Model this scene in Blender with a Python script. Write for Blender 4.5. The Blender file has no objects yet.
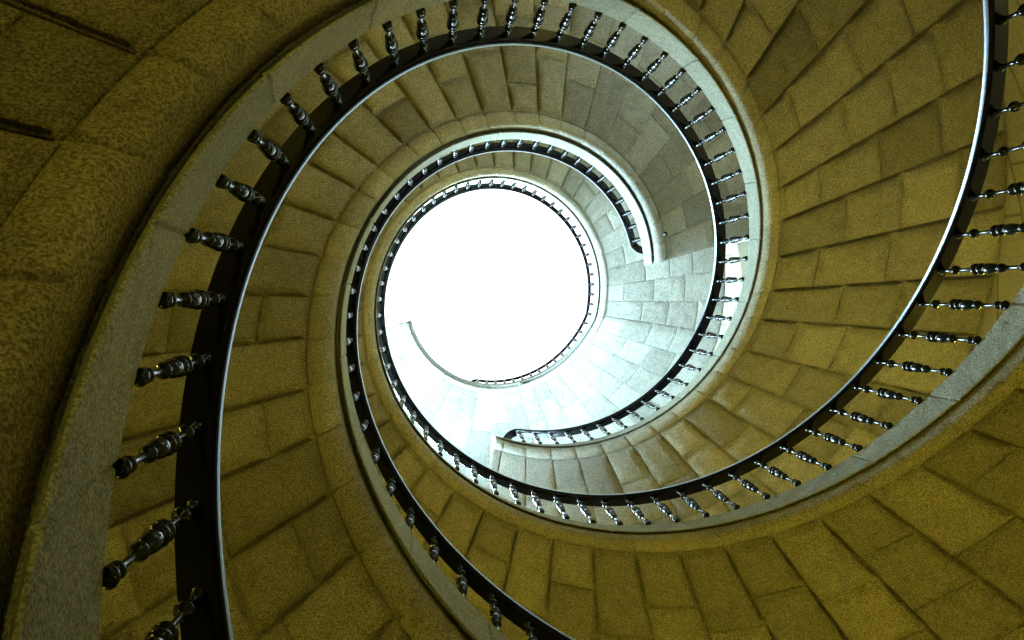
import bpy, bmesh, math, random
from mathutils import Vector, Matrix
random.seed(7)
C = bpy.context.scene.collection
PI = math.pi; TAU = 2*PI
S = 1.6            # radius of the open well in metres; all lengths below are in well radii
ZF = -1.0          # floor level (camera is at 0)
RO = 2.3           # inner radius of the round outer wall
PITCH = 7.0564

# ------------------------------------------------------------------ helix height functions (handrail top edge)
def horner(c, x):
    r = 0.0
    for k in c: r = r*x + k
    return r
HX = {
 'A': dict(z0=0.7015, um=0.5668, us=0.19354, c=[0.00107540, 0.02711864, -0.01679201, -0.16921724, 0.02840613, 0.14949496], lo=0.283, hi=0.905),
 'B': dict(z0=-1.7145, um=0.73744, us=0.24950, c=[0.00299515, 0.01704922, -0.04243962, -0.07241894, 0.05084191, 0.06240767], lo=0.426, hi=1.225),
 'C': dict(z0=2.9743, um=0.359038, us=0.343263, c=[-0.06906091, 0.01678508, 0.27686096, -0.00727600, -0.28616424, -0.06094888], lo=-0.13, hi=1.03),
}
def zrail(h, u):
    H = HX[h]
    uc = min(max(u, H['lo']), H['hi'])
    z = H['z0'] + PITCH*u + horner(H['c'], (uc-H['um'])/H['us'])
    if h == 'C' and u > 1.03:
        zb = H['z0'] + PITCH*1.03 + horner(H['c'], (1.03-H['um'])/H['us'])
        t = min((u-1.03)/0.26, 1.0)           # eases out onto the level top landing
        z = zb + (11.08-zb)*(1-(1-t)**2.2)
    return z
def P(r, phi, z):
    return Vector((S*r*math.cos(phi), S*r*math.sin(phi), S*(z-ZF)))

# ------------------------------------------------------------------ materials
def new_mat(name):
    m = bpy.data.materials.new(name); m.use_nodes = True
    nt = m.node_tree; nt.nodes.clear()
    out = nt.nodes.new('ShaderNodeOutputMaterial')
    b = nt.nodes.new('ShaderNodeBsdfPrincipled')
    nt.links.new(b.outputs[0], out.inputs[0])
    return m, nt, b
def mix_col(nt, fac, a, b, mode='MIX'):
    n = nt.nodes.new('ShaderNodeMix'); n.data_type = 'RGBA'; n.blend_type = mode
    for s, v in ((0, fac), (6, a), (7, b)):
        if isinstance(v, (int, float)): n.inputs[s].default_value = v
        elif isinstance(v, tuple): n.inputs[s].default_value = (*v, 1)
        else: nt.links.new(v, n.inputs[s])
    return n.outputs[2]
def noise(nt, co, scale, detail=4, rough=.6):
    n = nt.nodes.new('ShaderNodeTexNoise'); n.inputs['Scale'].default_value = scale
    n.inputs['Detail'].default_value = detail; n.inputs['Roughness'].default_value = rough
    nt.links.new(co, n.inputs['Vector']); return n.outputs['Fac']
def ramp(nt, f, a, b):
    n = nt.nodes.new('ShaderNodeMapRange'); n.inputs[1].default_value = a; n.inputs[2].default_value = b
    nt.links.new(f, n.inputs[0]); return n.outputs[0]
def stone(name, dark, light, grain=70, bump=.012, streak=False, block=.25):
    m, nt, b = new_mat(name)
    tc = nt.nodes.new('ShaderNodeTexCoord'); co = tc.outputs['Object']
    big = ramp(nt, noise(nt, co, 1.3, 5, .65), .35, .68)
    med = ramp(nt, noise(nt, co, 9, 5, .7), .3, .7)
    fine = noise(nt, co, grain, 3, .7)
    c = mix_col(nt, big, dark, light)
    c = mix_col(nt, med, c, tuple(x*1.12 for x in light))
    spk = ramp(nt, fine, .39, .61)
    c2 = mix_col(nt, spk, (.30, .28, .25), (1.3, 1.3, 1.3))
    c = mix_col(nt, .8, c, c2, 'MULTIPLY')
    at = nt.nodes.new('ShaderNodeAttribute'); at.attribute_name = 'blk'
    c3 = mix_col(nt, at.outputs['Fac'], (1-block,)*3, (1+block,)*3)
    c = mix_col(nt, 1.0, c, c3, 'MULTIPLY')
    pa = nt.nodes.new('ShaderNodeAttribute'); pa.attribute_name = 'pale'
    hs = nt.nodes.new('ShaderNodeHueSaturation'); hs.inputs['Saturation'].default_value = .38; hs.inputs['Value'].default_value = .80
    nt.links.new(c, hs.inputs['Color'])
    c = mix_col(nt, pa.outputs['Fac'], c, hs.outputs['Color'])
    nt.links.new(c, b.inputs['Base Color'])
    b.inputs['Roughness'].default_value = .92
    b.inputs['Specular IOR Level'].default_value = .2
    if streak:
        mp = nt.nodes.new('ShaderNodeMapping'); mp.inputs['Scale'].default_value = (30, 30, 5); mp.inputs['Rotation'].default_value = (.5, .3, 0)
        nt.links.new(co, mp.inputs[0]); hgt = noise(nt, mp.outputs[0], 1.4, 4, .6)
    else:
        hgt = noise(nt, co, grain*.62, 4, .75)
    bp = nt.nodes.new('ShaderNodeBump'); bp.inputs['Strength'].default_value = 1.0
    bp.inputs['Distance'].default_value = bump
    nt.links.new(hgt, bp.inputs['Height'])
    bp2 = nt.nodes.new('ShaderNodeBump'); bp2.inputs['Strength'].default_value = .8; bp2.inputs['Distance'].default_value = .03
    nt.links.new(noise(nt, co, 7, 4, .6), bp2.inputs['Height']); nt.links.new(bp.outputs[0], bp2.inputs['Normal'])
    nt.links.new(bp2.outputs[0], b.inputs['Normal'])
    return m
M_soffit = stone('soffit_granite', (.36, .325, .225), (.53, .48, .335), 115, .05)
M_mould  = stone('moulding_granite', (.37, .335, .235), (.52, .47, .33), 115, .03, block=.12)
M_string = stone('stringer_granite', (.25, .26, .21), (.36, .37, .31), 130, .010, streak=True, block=.10)
M_step   = stone('tread_granite', (.34, .31, .24), (.46, .42, .33), 90, .004)
M_floor  = stone('floor_granite', (.30, .27, .19), (.42, .38, .28), 60, .004)

def wall_mat():
    m, nt, b = new_mat('wall_ashlar')
    uv = nt.nodes.new('ShaderNodeUVMap')
    br = nt.nodes.new('ShaderNodeTexBrick')
    br.inputs['Color1'].default_value = (.46, .42, .32, 1); br.inputs['Color2'].default_value = (.38, .35, .26, 1)
    br.inputs['Mortar'].default_value = (.24, .21, .15, 1); br.inputs['Scale'].default_value = 1.0
    br.inputs['Mortar Size'].default_value = .012; br.inputs['Brick Width'].default_value = .8; br.inputs['Row Height'].default_value = .4
    nt.links.new(uv.outputs[0], br.inputs[0])
    tc = nt.nodes.new('ShaderNodeTexCoord')
    f = ramp(nt, noise(nt, tc.outputs['Object'], 40, 4, .7), .3, .7)
    c = mix_col(nt, f, (.7, .7, .68), (1.1, 1.1, 1.1))
    nt.links.new(mix_col(nt, 1.0, br.outputs['Color'], c, 'MULTIPLY'), b.inputs['Base Color'])
    b.inputs['Roughness'].default_value = .9
    bp = nt.nodes.new('ShaderNodeBump'); bp.inputs['Distance'].default_value = .01
    h = nt.nodes.new('ShaderNodeMath'); h.operation = 'SUBTRACT'
    nt.links.new(f, h.inputs[0]); nt.links.new(br.outputs['Fac'], h.inputs[1])
    nt.links.new(h.outputs[0], bp.inputs['Height']); nt.links.new(bp.outputs[0], b.inputs['Normal'])
    return m
M_wall = wall_mat()

def metal(name, col, rough, metallic, coat):
    m, nt, b = new_mat(name)
    tc = nt.nodes.new('ShaderNodeTexCoord')
    f = ramp(nt, noise(nt, tc.outputs['Object'], 25, 4, .6), .3, .7)
    nt.links.new(mix_col(nt, f, tuple(x*.95 for x in col), tuple(x*1.05 for x in col)), b.inputs['Base Color'])
    r = nt.nodes.new('ShaderNodeMapRange'); r.inputs[3].default_value = rough*.97; r.inputs[4].default_value = rough*1.03
    nt.links.new(f, r.inputs[0]); nt.links.new(r.outputs[0], b.inputs['Roughness'])
    b.inputs['Metallic'].default_value = metallic
    b.inputs['Specular IOR Level'].default_value = .5 if metallic else .2
    b.inputs['Coat Weight'].default_value = coat; b.inputs['Coat Roughness'].default_value = .12
    return m
M_rail = metal('dark_varnished_rail', (.003, .0025, .005), .2, .0, .0)
M_bal  = metal('black_turned_metal', (.006, .010, .012), .14, .0, .12)
M_edge = metal('rail_edge_highlight', (.32, .37, .46), .32, .85, 0)  # lighter strip paints the skylight highlight along the rail's inner side
M_frame = metal('white_painted_frame', (.6, .62, .62), .5, 0, 0)
def glow(name, col, s):
    m = bpy.data.materials.new(name); m.use_nodes = True; nt = m.node_tree; nt.nodes.clear()
    o = nt.nodes.new('ShaderNodeOutputMaterial'); e = nt.nodes.new('ShaderNodeEmission')
    tc = nt.nodes.new('ShaderNodeTexCoord')
    f = ramp(nt, noise(nt, tc.outputs['Object'], .6, 2, .5), .3, .7)
    nt.links.new(mix_col(nt, f, tuple(x*.93 for x in col), col), e.inputs[0])
    e.inputs[1].default_value = s; nt.links.new(e.outputs[0], o.inputs[0]); return m
M_sky = glow('daylit_frosted_glass', (.90, .97, 1.0), 4.0)
M_win = [glow('daylit_window_glass', (.55, .86, 1.0), v) for v in (92, 12, 6)]

# ------------------------------------------------------------------ object helpers
def obj(name, verts, faces, mat, parent=None, smooth=False, attr=None, uvs=None, pale=None):
    me = bpy.data.meshes.new(name)
    base = parent_world(parent)
    me.from_pydata([tuple(Vector(v)-base) for v in verts], [], faces)
    if smooth:
        me.polygons.foreach_set('use_smooth', [True]*len(me.polygons))
    if attr is not None:
        a = me.attributes.new('blk', 'FLOAT', 'FACE'); a.data.foreach_set('value', attr)
    if pale is not None:
        a = me.attributes.new('pale', 'FLOAT', 'FACE'); a.data.foreach_set('value', pale)
    if uvs is not None:
        l = me.uv_layers.new(name='UVMap')
        for p in me.polygons:
            for li in p.loop_indices: l.data[li].uv = uvs[me.loops[li].vertex_index]
    me.materials.append(mat); me.validate(); me.update()
    o = bpy.data.objects.new(name, me); C.objects.link(o)
    if parent is not None: o.parent = parent
    return o
def parent_world(p):
    v = Vector((0, 0, 0))
    while p is not None:
        v = v + p.location; p = p.parent
    return v
def fix_normals(o):
    bm = bmesh.new(); bm.from_mesh(o.data); bmesh.ops.recalc_face_normals(bm, faces=bm.faces[:]); bm.to_mesh(o.data); bm.free()
    return o
def thing(name, loc, label, cat, group=None):
    o = bpy.data.objects.new(name, None); C.objects.link(o); o.location = loc; o.empty_display_size = .3
    o['label'] = label; o['category'] = cat
    if group: o['group'] = group
    return o

def sweep_helix(name, h, us, prof, mat, parent, closed=True, smooth=False, attr_fn=None):
    """prof: fn(u)-> list of (r, drop); ring per u"""
    vs, fs, at, pl = [], [], [], []
    n = None
    for u in us:
        pr = prof(u); n = len(pr); z = zrail(h, u)
        for r, d in pr: vs.append(P(r, TAU*u, z-d))
    for i in range(len(us)-1):
        for k in range(n if closed else n-1):
            a = i*n+k; b = i*n+(k+1) % n
            fs.append((a, b, b+n, a+n)); at.append(attr_fn((us[i]+us[i+1])/2) if attr_fn else .5); pl.append(pale_at(h, us[i]))
    if closed:
        fs.append(tuple(range(n))[::-1]); at.append(.5); pl += [0, 1]
        fs.append(tuple(range((len(us)-1)*n, len(us)*n))); at.append(.5)
    return fix_normals(obj(name, vs, fs, mat, parent, smooth, at, None, pl))

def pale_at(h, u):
    """less saturated, smoother stone in the upper reaches of each flight"""
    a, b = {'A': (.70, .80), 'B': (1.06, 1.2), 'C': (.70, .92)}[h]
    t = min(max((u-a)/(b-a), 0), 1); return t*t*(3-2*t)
def rnd(*k):
    return random.Random(str(k)).random()

# ------------------------------------------------------------------ staircases
STAIRS = {
 'A': dict(u0=-0.16, u1=0.955, j0=11.0, js=8.55, b0=-83.2, bs=6.2, rend=0.925),
 'B': dict(u0=0.16, u1=1.283, j0=-14.0, js=8.6, b0=-25.6, bs=6.1, rend=1.250),
 'C': dict(u0=-0.49, u1=1.46, j0=61.4, js=8.3, b0=47.6, bs=6.06, rend=1.275),
}
T_SOF = .82        # drops below the handrail edge
def sm(x, a, b):
    t = min(max((x-a)/(b-a), 0), 1); return t*t*(3-2*t)
def t_top(h, u):
    return {'A': .380, 'B': .40+.08*sm(u, .5, .95), 'C': .49-.09*sm(u, .45, .85)}[h]
def t_bot(h, u):
    return {'A': .705, 'B': .765-.050*sm(u, .5, .95), 'C': .715}[h]
def r_bot(h, u):
    return {'A': .990, 'B': .975+.025*sm(u, .5, .95), 'C': 1.0-.010*sm(u, .7, .95)}[h]
def r_top(h, u):
    return {'A': 1.016, 'B': 1.043-.006*sm(u, .5, .95), 'C': 1.040-.028*sm(u, .65, .95)}[h]
def t_sof(h, u):
    return t_bot(h, u)+.025+.040*k_roll(h, u)
def k_roll(h, u):
    return {'A': .95-.20*sm(u, .55, .80), 'B': 1.0-.3*sm(u, .6, .95), 'C': .62}[h]

def joints(h):
    s = STAIRS[h]; k0 = math.floor((s['u0']*360-s['j0'])/s['js'])-1
    js = []
    k = k0
    while True:
        a = s['j0']+s['js']*(k + (rnd(h, 'j', k)-.5)*.10)
        if a/360 > s['u1']: break
        if a/360 > s['u0']: js.append(a/360)
        k += 1
    return js

def soffit_field(h, js, parent):
    """Granite blocks: thin joints, flat margins, proud rock-faced fields with a bevel."""
    s = STAIRS[h]; vs, fs, at, pl = [], [], [], []
    strips = [s['u0']] + js + [s['u1']]
    for si in range(len(strips)-1):
        ua, ub = strips[si], strips[si+1]
        if ub-ua < .002: continue
        r = 1.016+.102*k_roll(h, (ua+ub)/2); cuts = [r]
        first = .15 + .12*rnd(h, 'f', si) + (.13 if si % 2 else 0)
        r += first
        while r < RO-.18:
            cuts.append(r); r += .24+.15*rnd(h, 'r', si, len(cuts))
        cuts.append(RO-.004)
        for bi in range(len(cuts)-1):
            ra, rb = cuts[bi], cuts[bi+1]
            tone = rnd(h, 't', si, bi)
            pv = pale_at(h, ua)
            hg = (.015+.010*rnd(h, 'h', si, bi))*(1-.88*pv)        # how proud the field stands
            tl = (rnd(h, 'a', si, bi)-.5)*.010         # small tilt, like hand-cut stone
            g, mrg, bev = .0022, .018, .014
            fine = (ub-ua)*TAU
            du = lambda d, rr: d/(TAU*rr)
            rm = (ra+rb)/2
            U = [0, g, g+.0015, g+mrg*.35, g+mrg*.35+.003, g+mrg*.35+.006]
            W = (ub-ua)*TAU*rm
            mid = [W*f for f in (.3, .4, .5, .6, .7)]
            uu = U + mid + [W-x for x in U[::-1]]
            L = rb-ra
            V = [0, g, g+.0015, g+mrg*.8, g+mrg*.8+bev*.5, g+mrg*.8+bev*1.2]
            nm = max(3, int(L/.06))
            vv = V + [V[-1]+(L-2*V[-1])*(k+1)/(nm+1) for k in range(nm)] + [L-x for x in V[::-1]]
            if bi == len(cuts)-2: pass
            base = len(vs)
            def lvl(i, n):
                j = min(i, n-1-i)
                return (0, 0, 1, 1, 2, 3)[j] if j < 6 else 3
            nu, nv = len(uu), len(vv)
            for i in range(nu):
                u = ua+(ub-ua)*uu[i]/W
                zr = zrail(h, u)
                for j in range(nv):
                    lv = min(lvl(i, nu), lvl(j, nv))
                    d = (-.010+.006*pv, 0, hg*.55, hg)[lv]
                    if lv == 3:
                        d += .004*(rnd(h, si, bi, i, j)-.5)
                        d += tl*(vv[j]/L-.5)
                    # rounded inner corners of the field
                    vs.append(P(ra+vv[j], TAU*u, zr-t_sof(h, u)-d))
            for i in range(nu-1):
                for j in range(nv-1):
                    a = base+i*nv+j
                    fs.append((a, a+1, a+nv+1, a+nv)); at.append(tone); pl.append(pv)
    o = obj('soffit', vs, fs, M_soffit, parent, True, at, None, pl)
    return o

def groove_us(h, js, u0, u1, step):
    us = set()
    n = int((u1-u0)/step)
    for k in range(n+1): us.add(round(u0+(u1-u0)*k/n, 6))
    for j in js:
        for d in (-.0020, -.0009, 0, .0009, .0020):
            if u0 < j+d < u1: us.add(round(j+d, 6))
    return sorted(us)

def build_stair(h, label):
    s = STAIRS[h]; u0, u1 = s['u0'], s['u1']
    root = thing('helical_staircase', (0, 0, 0), label, 'staircase')
    js = joints(h)
    soffit_field(h, js, root)
    jm = [j+.0035*(rnd(h, 'm', i)-.5) for i, j in enumerate(js)]
    def near(u, arr):
        return min((abs(u-j) for j in arr), default=1)
    def seg(u, arr):
        k = sum(1 for j in arr if j < u); return rnd(h, 'seg', k)
    # roll moulding under the inner edge
    def mprof(u):
        d = near(u, jm); g = .013 if d < .0004 else (.005 if d < .0012 else 0)
        rr = .050*(1+.06*(seg(u, jm)-.5))-g
        tb = t_bot(h, u)-.755
        pts = [(1.06, .68), (1.016+g*.3, .685), (1.016, .76), (1.0165, .788)]
        if h == 'C' and u > 1.2:            # the groove closes on the level landing
            pts = [(1.06, .68), (.985, .685), (.985, .775), (1.0165, .788)]
        cx, cd = 1.068, .808
        for k in range(11):
            a = PI - PI*k/10
            pts.append((cx+rr*math.cos(a), cd+rr*math.sin(a)))
        pts += [(1.128, T_SOF+.001), (1.14, T_SOF-.02), (1.11, .68)]
        k = k_roll(h, u)
        return [(1.016+(r-1.016)*k if r > 1.016 else r, (.78+(d-.78)*k if d > .78 else d)+tb) for r, d in pts]
    sweep_helix('roll_moulding', h, groove_us(h, jm, u0, u1, .006), mprof, M_mould, root, True, True, lambda u: seg(u, jm))
    js2 = [j+.010+.004*(rnd(h, 'q', i)-.5) for i, j in enumerate(js) if i % 2 == 0]
    def sprof(u):
        g = .006 if near(u, js2) < .0004 else 0
        T_TOP, T_BOT = t_top(h, u), t_bot(h, u)
        return [(r_top(h, u)+g, T_TOP), (r_top(h, u)-.010+g, T_TOP+.012), ((r_top(h, u)-.010+r_bot(h, u))/2+.004+g, (T_TOP+T_BOT)/2), (r_bot(h, u)+.006+g, T_BOT-.05), (r_bot(h, u)+g, T_BOT-.004), (r_bot(h, u)+.004+g, T_BOT), (r_bot(h, u)*.5+.505, T_BOT-.024), (1.010, T_BOT-.065), (1.16, T_BOT-.065), (1.16, T_TOP)]
    sweep_helix('stringer', h, groove_us(h, js2, u0, u1, .006), sprof, M_string, root, True, False, lambda u: seg(u, js2))
    # solid body of the flight with its steps on top
    vs, fs = [], []
    st = s['bs']/360; n = int((u1-u0)/st)
    for k in range(n):
        ua = u0+k*st; ub = min(ua+st, u1)
        zt = zrail(h, ub)-t_top(h, ub)-.03
        b = len(vs)
        for u in (ua, (ua+ub)/2, ub):
            zb = zrail(h, u)-t_sof(h, u)+.035
            for r in (1.155, RO-.006):
                vs.append(P(r, TAU*u, zb)); vs.append(P(r, TAU*u, max(zt, zb+.02)))
        # index: 4 per u : in-bottom, in-top, out-bottom, out-top
        for i in (0, 1):
            a = b+4*i; c = a+4
            fs += [(a, a+2, c+2, c), (a+1, c+1, c+3, a+3), (a, c, c+1, a+1), (a+2, a+3, c+3, c+2)]
        fs += [(b, b+1, b+3, b+2), (b+8, b+10, b+11, b+9)]
    fix_normals(obj('steps', vs, fs, M_step, root, False, [.5]*len(fs)))
    # plain end face closing the upper end
    zt = zrail(h, u1)
    return root

A = build_stair('A', 'stone spiral flight whose underside ends just right of the bright opening')
B = build_stair('B', 'stone spiral flight sweeping closest past the left side, ending below the bright opening')
Cc = build_stair('C', 'stone spiral flight that winds highest and rings the bright round opening')

# ------------------------------------------------------------------ balustrades
def w_rail(h, u):
    return {'A': .028, 'B': .034-.004*sm(u, .5, .9), 'C': .030-.013*sm(u, .6, .95)}[h]
def rail_path(h):
    s = STAIRS[h]; us = []
    u = max(s['u0'], -9); step = .006
    lo = {'A': -.13, 'B': .19, 'C': -.46}[h]
    pts = []
    u = lo
    while u < s['rend']:
        pts.append((P(.995+w_rail(h, u), TAU*u, zrail(h, u)-.012), w_rail(h, u))); u += step
    # the rail end curls outward and away from the well
    if True:
        e = s['rend']; z = zrail(h, e)
        R0 = .095
        for q in range(1, 9):
            g = PI/2*q/8
            pts.append((P(.995+w_rail(h, e)+R0*(1-math.cos(g)), TAU*e+R0*math.sin(g), z+.02*q/8), w_rail(h, e)))
        pts.append((P(1.032+R0+.05, TAU*e+R0, z+.02), w_rail(h, e)))
    return pts
def build_handrail(h, parent):
    path = rail_path(h); pts = [p for p, _ in path]; n = len(pts); vs, fs = [], []
    t = .020*S; w = 1.0
    prof = [(-w, t*.2), (-w*.98, -t*.55), (-w*.90, -t*.9), (-w*.6, -t), (-w*.55, -t*1.08), (w*.98, -t*1.08), (w, -t*1.0), (w, t*.2), (w*.7, t*.8), (0, t), (-w*.7, t*.8), (-w*.93, t*.5)]
    m = len(prof)
    for i, p in enumerate(pts):
        d = pts[min(i+1, n-1)]-pts[max(i-1, 0)]
        side = Vector((d.y, -d.x, 0)).normalized()       # outward from the well
        up = Vector((0, 0, 1))
        for a, b in prof: vs.append(p+side*a*path[i][1]*S+up*b)
    for i in range(n-1):
        for k in range(m):
            a = i*m+k; b = i*m+(k+1) % m
            fs.append((a, b, b+m, a+m))
    fs.append(tuple(range(m))); fs.append(tuple(range((n-1)*m, n*m))[::-1])
    o = fix_normals(obj('handrail', vs, fs, M_rail, parent, True)); o.data.set_sharp_from_angle(angle=math.radians(28))
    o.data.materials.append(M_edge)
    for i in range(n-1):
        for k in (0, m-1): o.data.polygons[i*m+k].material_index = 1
    return o
def lathe(prof, seg=14):
    vs, fs = [], []
    n = len(prof)
    for r, z in prof:
        for k in range(seg):
            a = TAU*k/seg; vs.append((r*math.cos(a), r*math.sin(a), z))
    for i in range(n-1):
        for k in range(seg):
            a = i*seg+k; b = i*seg+(k+1) % seg
            fs.append((a, b, b+seg, a+seg))
    fs.append(tuple(range(seg))); fs.append(tuple(range((n-1)*seg, n*seg))[::-1])
    return vs, fs
LEN = .42
# turned profile (radius, distance below the rail) in well radii
BP = [(.0070, 0), (.0105, .004), (.0115, .012), (.0085, .022), (.0055, .030), (.0052, .062), (.0070, .074), (.0130, .080), (.0150, .088), (.0130, .096), (.0070, .101),
      (.0050, .112), (.0048, .138), (.0062, .160), (.0085, .172), (.0160, .178), (.0182, .187), (.0160, .196), (.0115, .199), (.0160, .204), (.0184, .213), (.0160, .222), (.0120, .226),
      (.0155, .234), (.0168, .248), (.0150, .266), (.0110, .282), (.0075, .289), (.0125, .294), (.0140, .302), (.0110, .310), (.0065, .315),
      (.0056, .340), (.0058, .370), (.0075, .382), (.0118, .388), (.0125, .395), (.0095, .402), (.0060, .408), (.0075, .430)]
bv, bf = lathe([(r*S, -d*S) for r, d in BP], 16)
bal_mesh = bpy.data.meshes.new('baluster'); bal_mesh.from_pydata(bv, [], bf)
bal_mesh.polygons.foreach_set('use_smooth', [True]*len(bal_mesh.polygons)); bal_mesh.materials.append(M_bal); bal_mesh.update()
# foot: dished collar lying on the sloping stone
fv, ff = lathe([(.007*S, .010*S), (.0105*S, .008*S), (.0128*S, .003*S), (.0128*S, -.003*S), (.0100*S, -.007*S), (.006*S, -.010*S)], 16)
slope = math.atan(PITCH/TAU)
def make_foot_mesh():
    rot = Matrix.Rotation(slope, 4, 'X')      # local +Y is the climbing direction
    me = bpy.data.meshes.new('foot')
    me.from_pydata([tuple((rot @ Vector((x, y*1.25, z)))+Vector((0, 0, -LEN*S))) for x, y, z in fv], [], ff)
    me.polygons.foreach_set('use_smooth', [True]*len(me.polygons)); me.materials.append(M_bal); me.update()
    return me
foot_mesh = make_foot_mesh()
bal0 = bpy.data.objects.new('baluster', bal_mesh); foot0 = bpy.data.objects.new('foot', foot_mesh)
first = True
def build_balustrade(h, label):
    global first
    s = STAIRS[h]
    root = thing('balustrade', (0, 0, 0), label, 'balustrade', None)
    build_handrail(h, root)
    lo = {'A': -.12, 'B': .20, 'C': -.22}[h]
    k0 = math.ceil((lo*360-s['b0'])/s['bs']); k = k0; cnt = 0
    while True:
        u = (s['b0']+s['bs']*k)/360
        if u > s['rend']+.002 or cnt >= 99: break
        b = bal0 if first else bal0.copy(); f = foot0 if first else foot0.copy(); first = False
        C.objects.link(b); C.objects.link(f)
        b.parent = root; b.location = P(.996+w_rail(h, u), TAU*u, zrail(h, u)-.030); b.rotation_euler = (0, 0, TAU*u); b.scale = (1, 1, (t_top(h, u)-.030)/LEN)
        f.parent = b
        k += 1; cnt += 1
    return root
build_balustrade('A', 'dark railing with turned balusters, its end curling outward just right of the bright opening')
build_balustrade('B', 'dark railing with large near balusters at left, its curled end just below the bright opening')
build_balustrade('C', 'dark railing entering at the right edge and winding up to ring the bright opening')

# small dark iron knob on the stone beside the curled rail end
def ico(name, loc, r, mat, label, cat):
    prof = [(r*.45, -r*1.3), (r*.5, -r*.8), (r*.8, -r*.6), (r, 0), (r*.8, r*.6), (r*.35, r*.95)]
    v, f = lathe(prof, 14)
    me = bpy.data.meshes.new(name); me.from_pydata(v, [], f); me.polygons.foreach_set('use_smooth', [True]*len(f)); me.materials.append(mat)
    o = bpy.data.objects.new(name, me); C.objects.link(o); o.location = loc; o['label'] = label; o['category'] = cat
    return o
kn = ico('iron_knob', P(1.075, TAU*.9265, zrail('A', .9265)-.872), .017*S, M_bal, 'small dark iron knob under the stone edge beside the curled rail end', 'knob')
kn.rotation_euler = (PI, 0, 0)

# ------------------------------------------------------------------ the shell
WINS = [(106, 150, 6.7, 9.5), (-14, -2, 7.35, 8.5), (-70, -44, 4.75, 5.6)]       # degrees, height in well radii; last window unseen, added to light flight A's underside
ZTOP = 14.5
def shell():
    dphi, dz = 2, .25
    vs, fs, uvs = [], [], []
    zs = [ZF]
    edges = sorted(set([ZF, ZTOP] + [w[2] for w in WINS] + [w[3] for w in WINS]))
    zs = []
    for a, b in zip(edges[:-1], edges[1:]):
        n = max(1, round((b-a)/.5))
        zs += [a+(b-a)*k/n for k in range(n)]
    zs.append(ZTOP)
    N = 180
    for z in zs:
        for k in range(N+1):
            ph = TAU*k/N; vs.append(P(RO, ph, z)); uvs.append((ph*RO*S, (z-ZF)*S))
    for j in range(len(zs)-1):
        zc = (zs[j]+zs[j+1])/2
        for k in range(N):
            pc = (k+.5)*2
            skip = False
            for a, b, c, d in WINS:
                for q in (pc, pc-360):
                    if a < q < b and c < zc < d: skip = True
            if skip: continue
            a = j*(N+1)+k
            fs.append((a, a+N+1, a+N+2, a+1))
    # reveals
    for a, b, c, d in WINS:
        base = len(vs); m = int((b-a)/2)
        for k in range(m+1):
            ph = math.radians(a+2*k)
            for r in (RO, RO+.22):
                for z in (c, d): vs.append(P(r, ph, z)); uvs.append((ph*RO*S+r, z*S))
        for k in range(m):
            i = base+4*k; j = i+4
            fs += [(i, j, j+2, i+2), (i+1, i+3, j+3, j+1)]
        e = base+4*m
        fs += [(base, base+2, base+3, base+1), (e, e+1, e+3, e+2)]
    w = obj('wall_outer', vs, fs, M_wall, None, False, None, uvs); w['kind'] = 'structure'
shell()
def window(i, w):
    a, b, c, d = w
    m = int((b-a)/2); vs = []; fs = []
    for k in range(m+1):
        ph = math.radians(a+2*k)
        vs += [P(RO+.19, ph, c), P(RO+.19, ph, d)]
    for k in range(m): fs.append((2*k, 2*k+2, 2*k+3, 2*k+1))
    o = obj('window_%d' % i, vs, fs, M_win[i-1]); o['kind'] = 'structure'
    # frame bars
    vs = []; fs = []
    def bar(p0, p1, z0, z1):
        i0 = len(vs)
        for ph in (p0, p1):
            for r in (RO+.15, RO+.18):
                for z in (z0, z1): vs.append(P(r, math.radians(ph), z))
        fs.extend([tuple(i0+x for x in q) for q in ((0, 1, 3, 2), (4, 6, 7, 5), (0, 4, 5, 1), (2, 3, 7, 6), (0, 2, 6, 4), (1, 5, 7, 3))])
    nb = max(2, round((b-a)/10))
    for k in range(nb+1):
        p = a+(b-a)*k/nb; bar(p-.4, p+.4, c, d)
    for z in (c, (c+d)/2, d-.04):
        for k in range(nb): bar(a+(b-a)*k/nb, a+(b-a)*(k+1)/nb, z, z+.04)
    obj('window_frame', vs, fs, M_frame, o)
for i, w in enumerate(WINS): window(i+1, w)

def disc(name, r, z, mat, thick=.05, rin=0):
    N = 96; vs, fs = [], []
    for k in range(N):
        ph = TAU*k/N
        for rr in (rin, r):
            vs += [P(rr, ph, z), P(rr, ph, z-thick)]
    for k in range(N):
        a = 4*k; b = 4*((k+1) % N)
        if rin > 0:
            fs += [(a, a+2, b+2, b), (a+1, b+1, b+3, a+3), (a, b, b+1, a+1)]
        else:
            fs += [(a, a+2, b+2), (a+1, b+3, a+3)]
        fs.append((a+2, a+3, b+3, b+2))
    o = obj(name, vs, fs, mat, None, False, [.5]*len(fs)); o['kind'] = 'structure'; return o
disc('floor', RO+.3, ZF, M_floor, .1)
# top lantern: a domed frosted skylight over the whole shaft
N = 96; vs = []; fs = []; rings = 8
for j in range(rings+1):
    t = j/rings*PI/2
    for k in range(N):
        vs.append(P((RO+.02)*math.cos(t)+.0001, TAU*k/N, ZTOP+.9*math.sin(t)))
for j in range(rings):
    for k in range(N):
        fs.append((j*N+k, j*N+(k+1) % N, (j+1)*N+(k+1) % N, (j+1)*N+k))
o = obj('window_4', vs, fs, M_sky, None, True); o['kind'] = 'structure'

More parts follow.
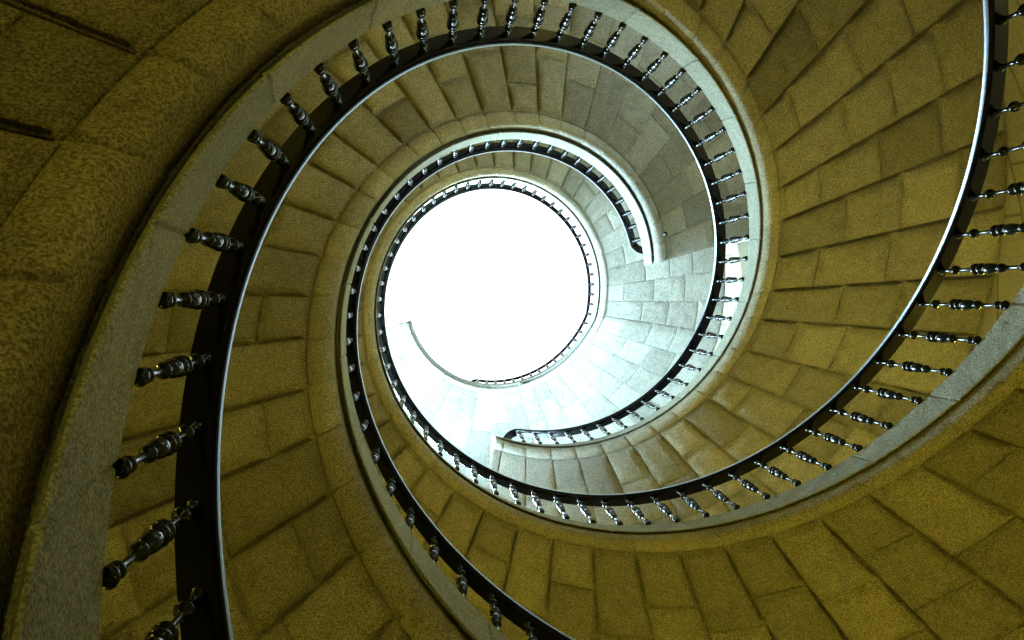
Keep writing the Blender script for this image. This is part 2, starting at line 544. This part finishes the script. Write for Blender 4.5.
# ------------------------------------------------------------------ lights
def lamp(name, typ, loc, energy, col, size=.2, target=None):
    l = bpy.data.lights.new(name, typ); l.energy = energy; l.color = col
    if typ == 'AREA': l.shape = 'DISK'; l.size = size
    else: l.shadow_soft_size = size
    o = bpy.data.objects.new(name, l); C.objects.link(o); o.location = loc
    if target is not None:
        o.rotation_euler = (Vector(target)-Vector(loc)).to_track_quat('-Z', 'Y').to_euler()
    return o
WARM = (1.0, .86, .095)
def stair_lamp(h, deg, e, r=2.12, up=.42):
    u = deg/360; z = zrail(h, u)-.46+up
    lamp('stair_lamp', 'POINT', P(r, TAU*u, z), e, WARM, .14)
LE = {'A': 38, 'B': 29, 'C': 38}
BOOST = {('C', -130): .9, ('C', -77): .35, ('C', -24): .5, ('C', 29): 2.2, ('A', 33): 1.3, ('A', 86): 1.5, ('A', -20): 1.0, ('B', 90): .4}
for h, rng in (('A', (-20, 300)), ('B', (90, 400)), ('C', (-130, 200))):
    d = rng[0]
    while d <= rng[1]:
        stair_lamp(h, d, LE[h]*BOOST.get((h, d), 1)); d += 53
# unseen warm fill light added low in the well
lamp('low_well_fill', 'AREA', P(.2, math.radians(60), -.75), 1.5, (1, .88, .3), 1.6, P(.35, math.radians(60), 3))

w = bpy.data.worlds.new('World'); bpy.context.scene.world = w; w.use_nodes = True
bg = w.node_tree.nodes['Background']; bg.inputs[0].default_value = (.8, .93, 1, 1); bg.inputs[1].default_value = 1.0

# ------------------------------------------------------------------ camera
F_PX, AA, BB, CX, CY = 900.0, .0267, .0769, -.5951, .0396
ca, sa, cb, sb = math.cos(AA), math.sin(AA), math.cos(BB), math.sin(BB)
R = Matrix(((1, 0, 0), (0, ca, -sa), (0, sa, ca))) @ Matrix(((cb, 0, sb), (0, 1, 0), (-sb, 0, cb)))
Mx = Matrix(((1, 0, 0), (0, -1, 0), (0, 0, 1))) @ R
right, up, fwd = Mx.col[0], Mx.col[1], Mx.col[2]
cam = bpy.data.cameras.new('camera'); co = bpy.data.objects.new('camera', cam); C.objects.link(co)
mw = Matrix.Identity(4)
for i in range(3):
    mw[i][0] = right[i]; mw[i][1] = up[i]; mw[i][2] = -fwd[i]
mw[0][3] = CX*S; mw[1][3] = -CY*S; mw[2][3] = (0-ZF)*S
co.matrix_world = mw
cam.sensor_width = 36; cam.lens = F_PX*36/1024; cam.clip_end = 200; cam.clip_start = .01
sc = bpy.context.scene; sc.camera = co
sc.view_settings.view_transform = 'Standard'; sc.view_settings.look = 'None'
sc.view_settings.exposure = 0; sc.view_settings.gamma = 1
sc.cycles.use_denoising = True
sc.cycles.max_bounces = 8; sc.cycles.diffuse_bounces = 4
sc.cycles.sample_clamp_indirect = 8
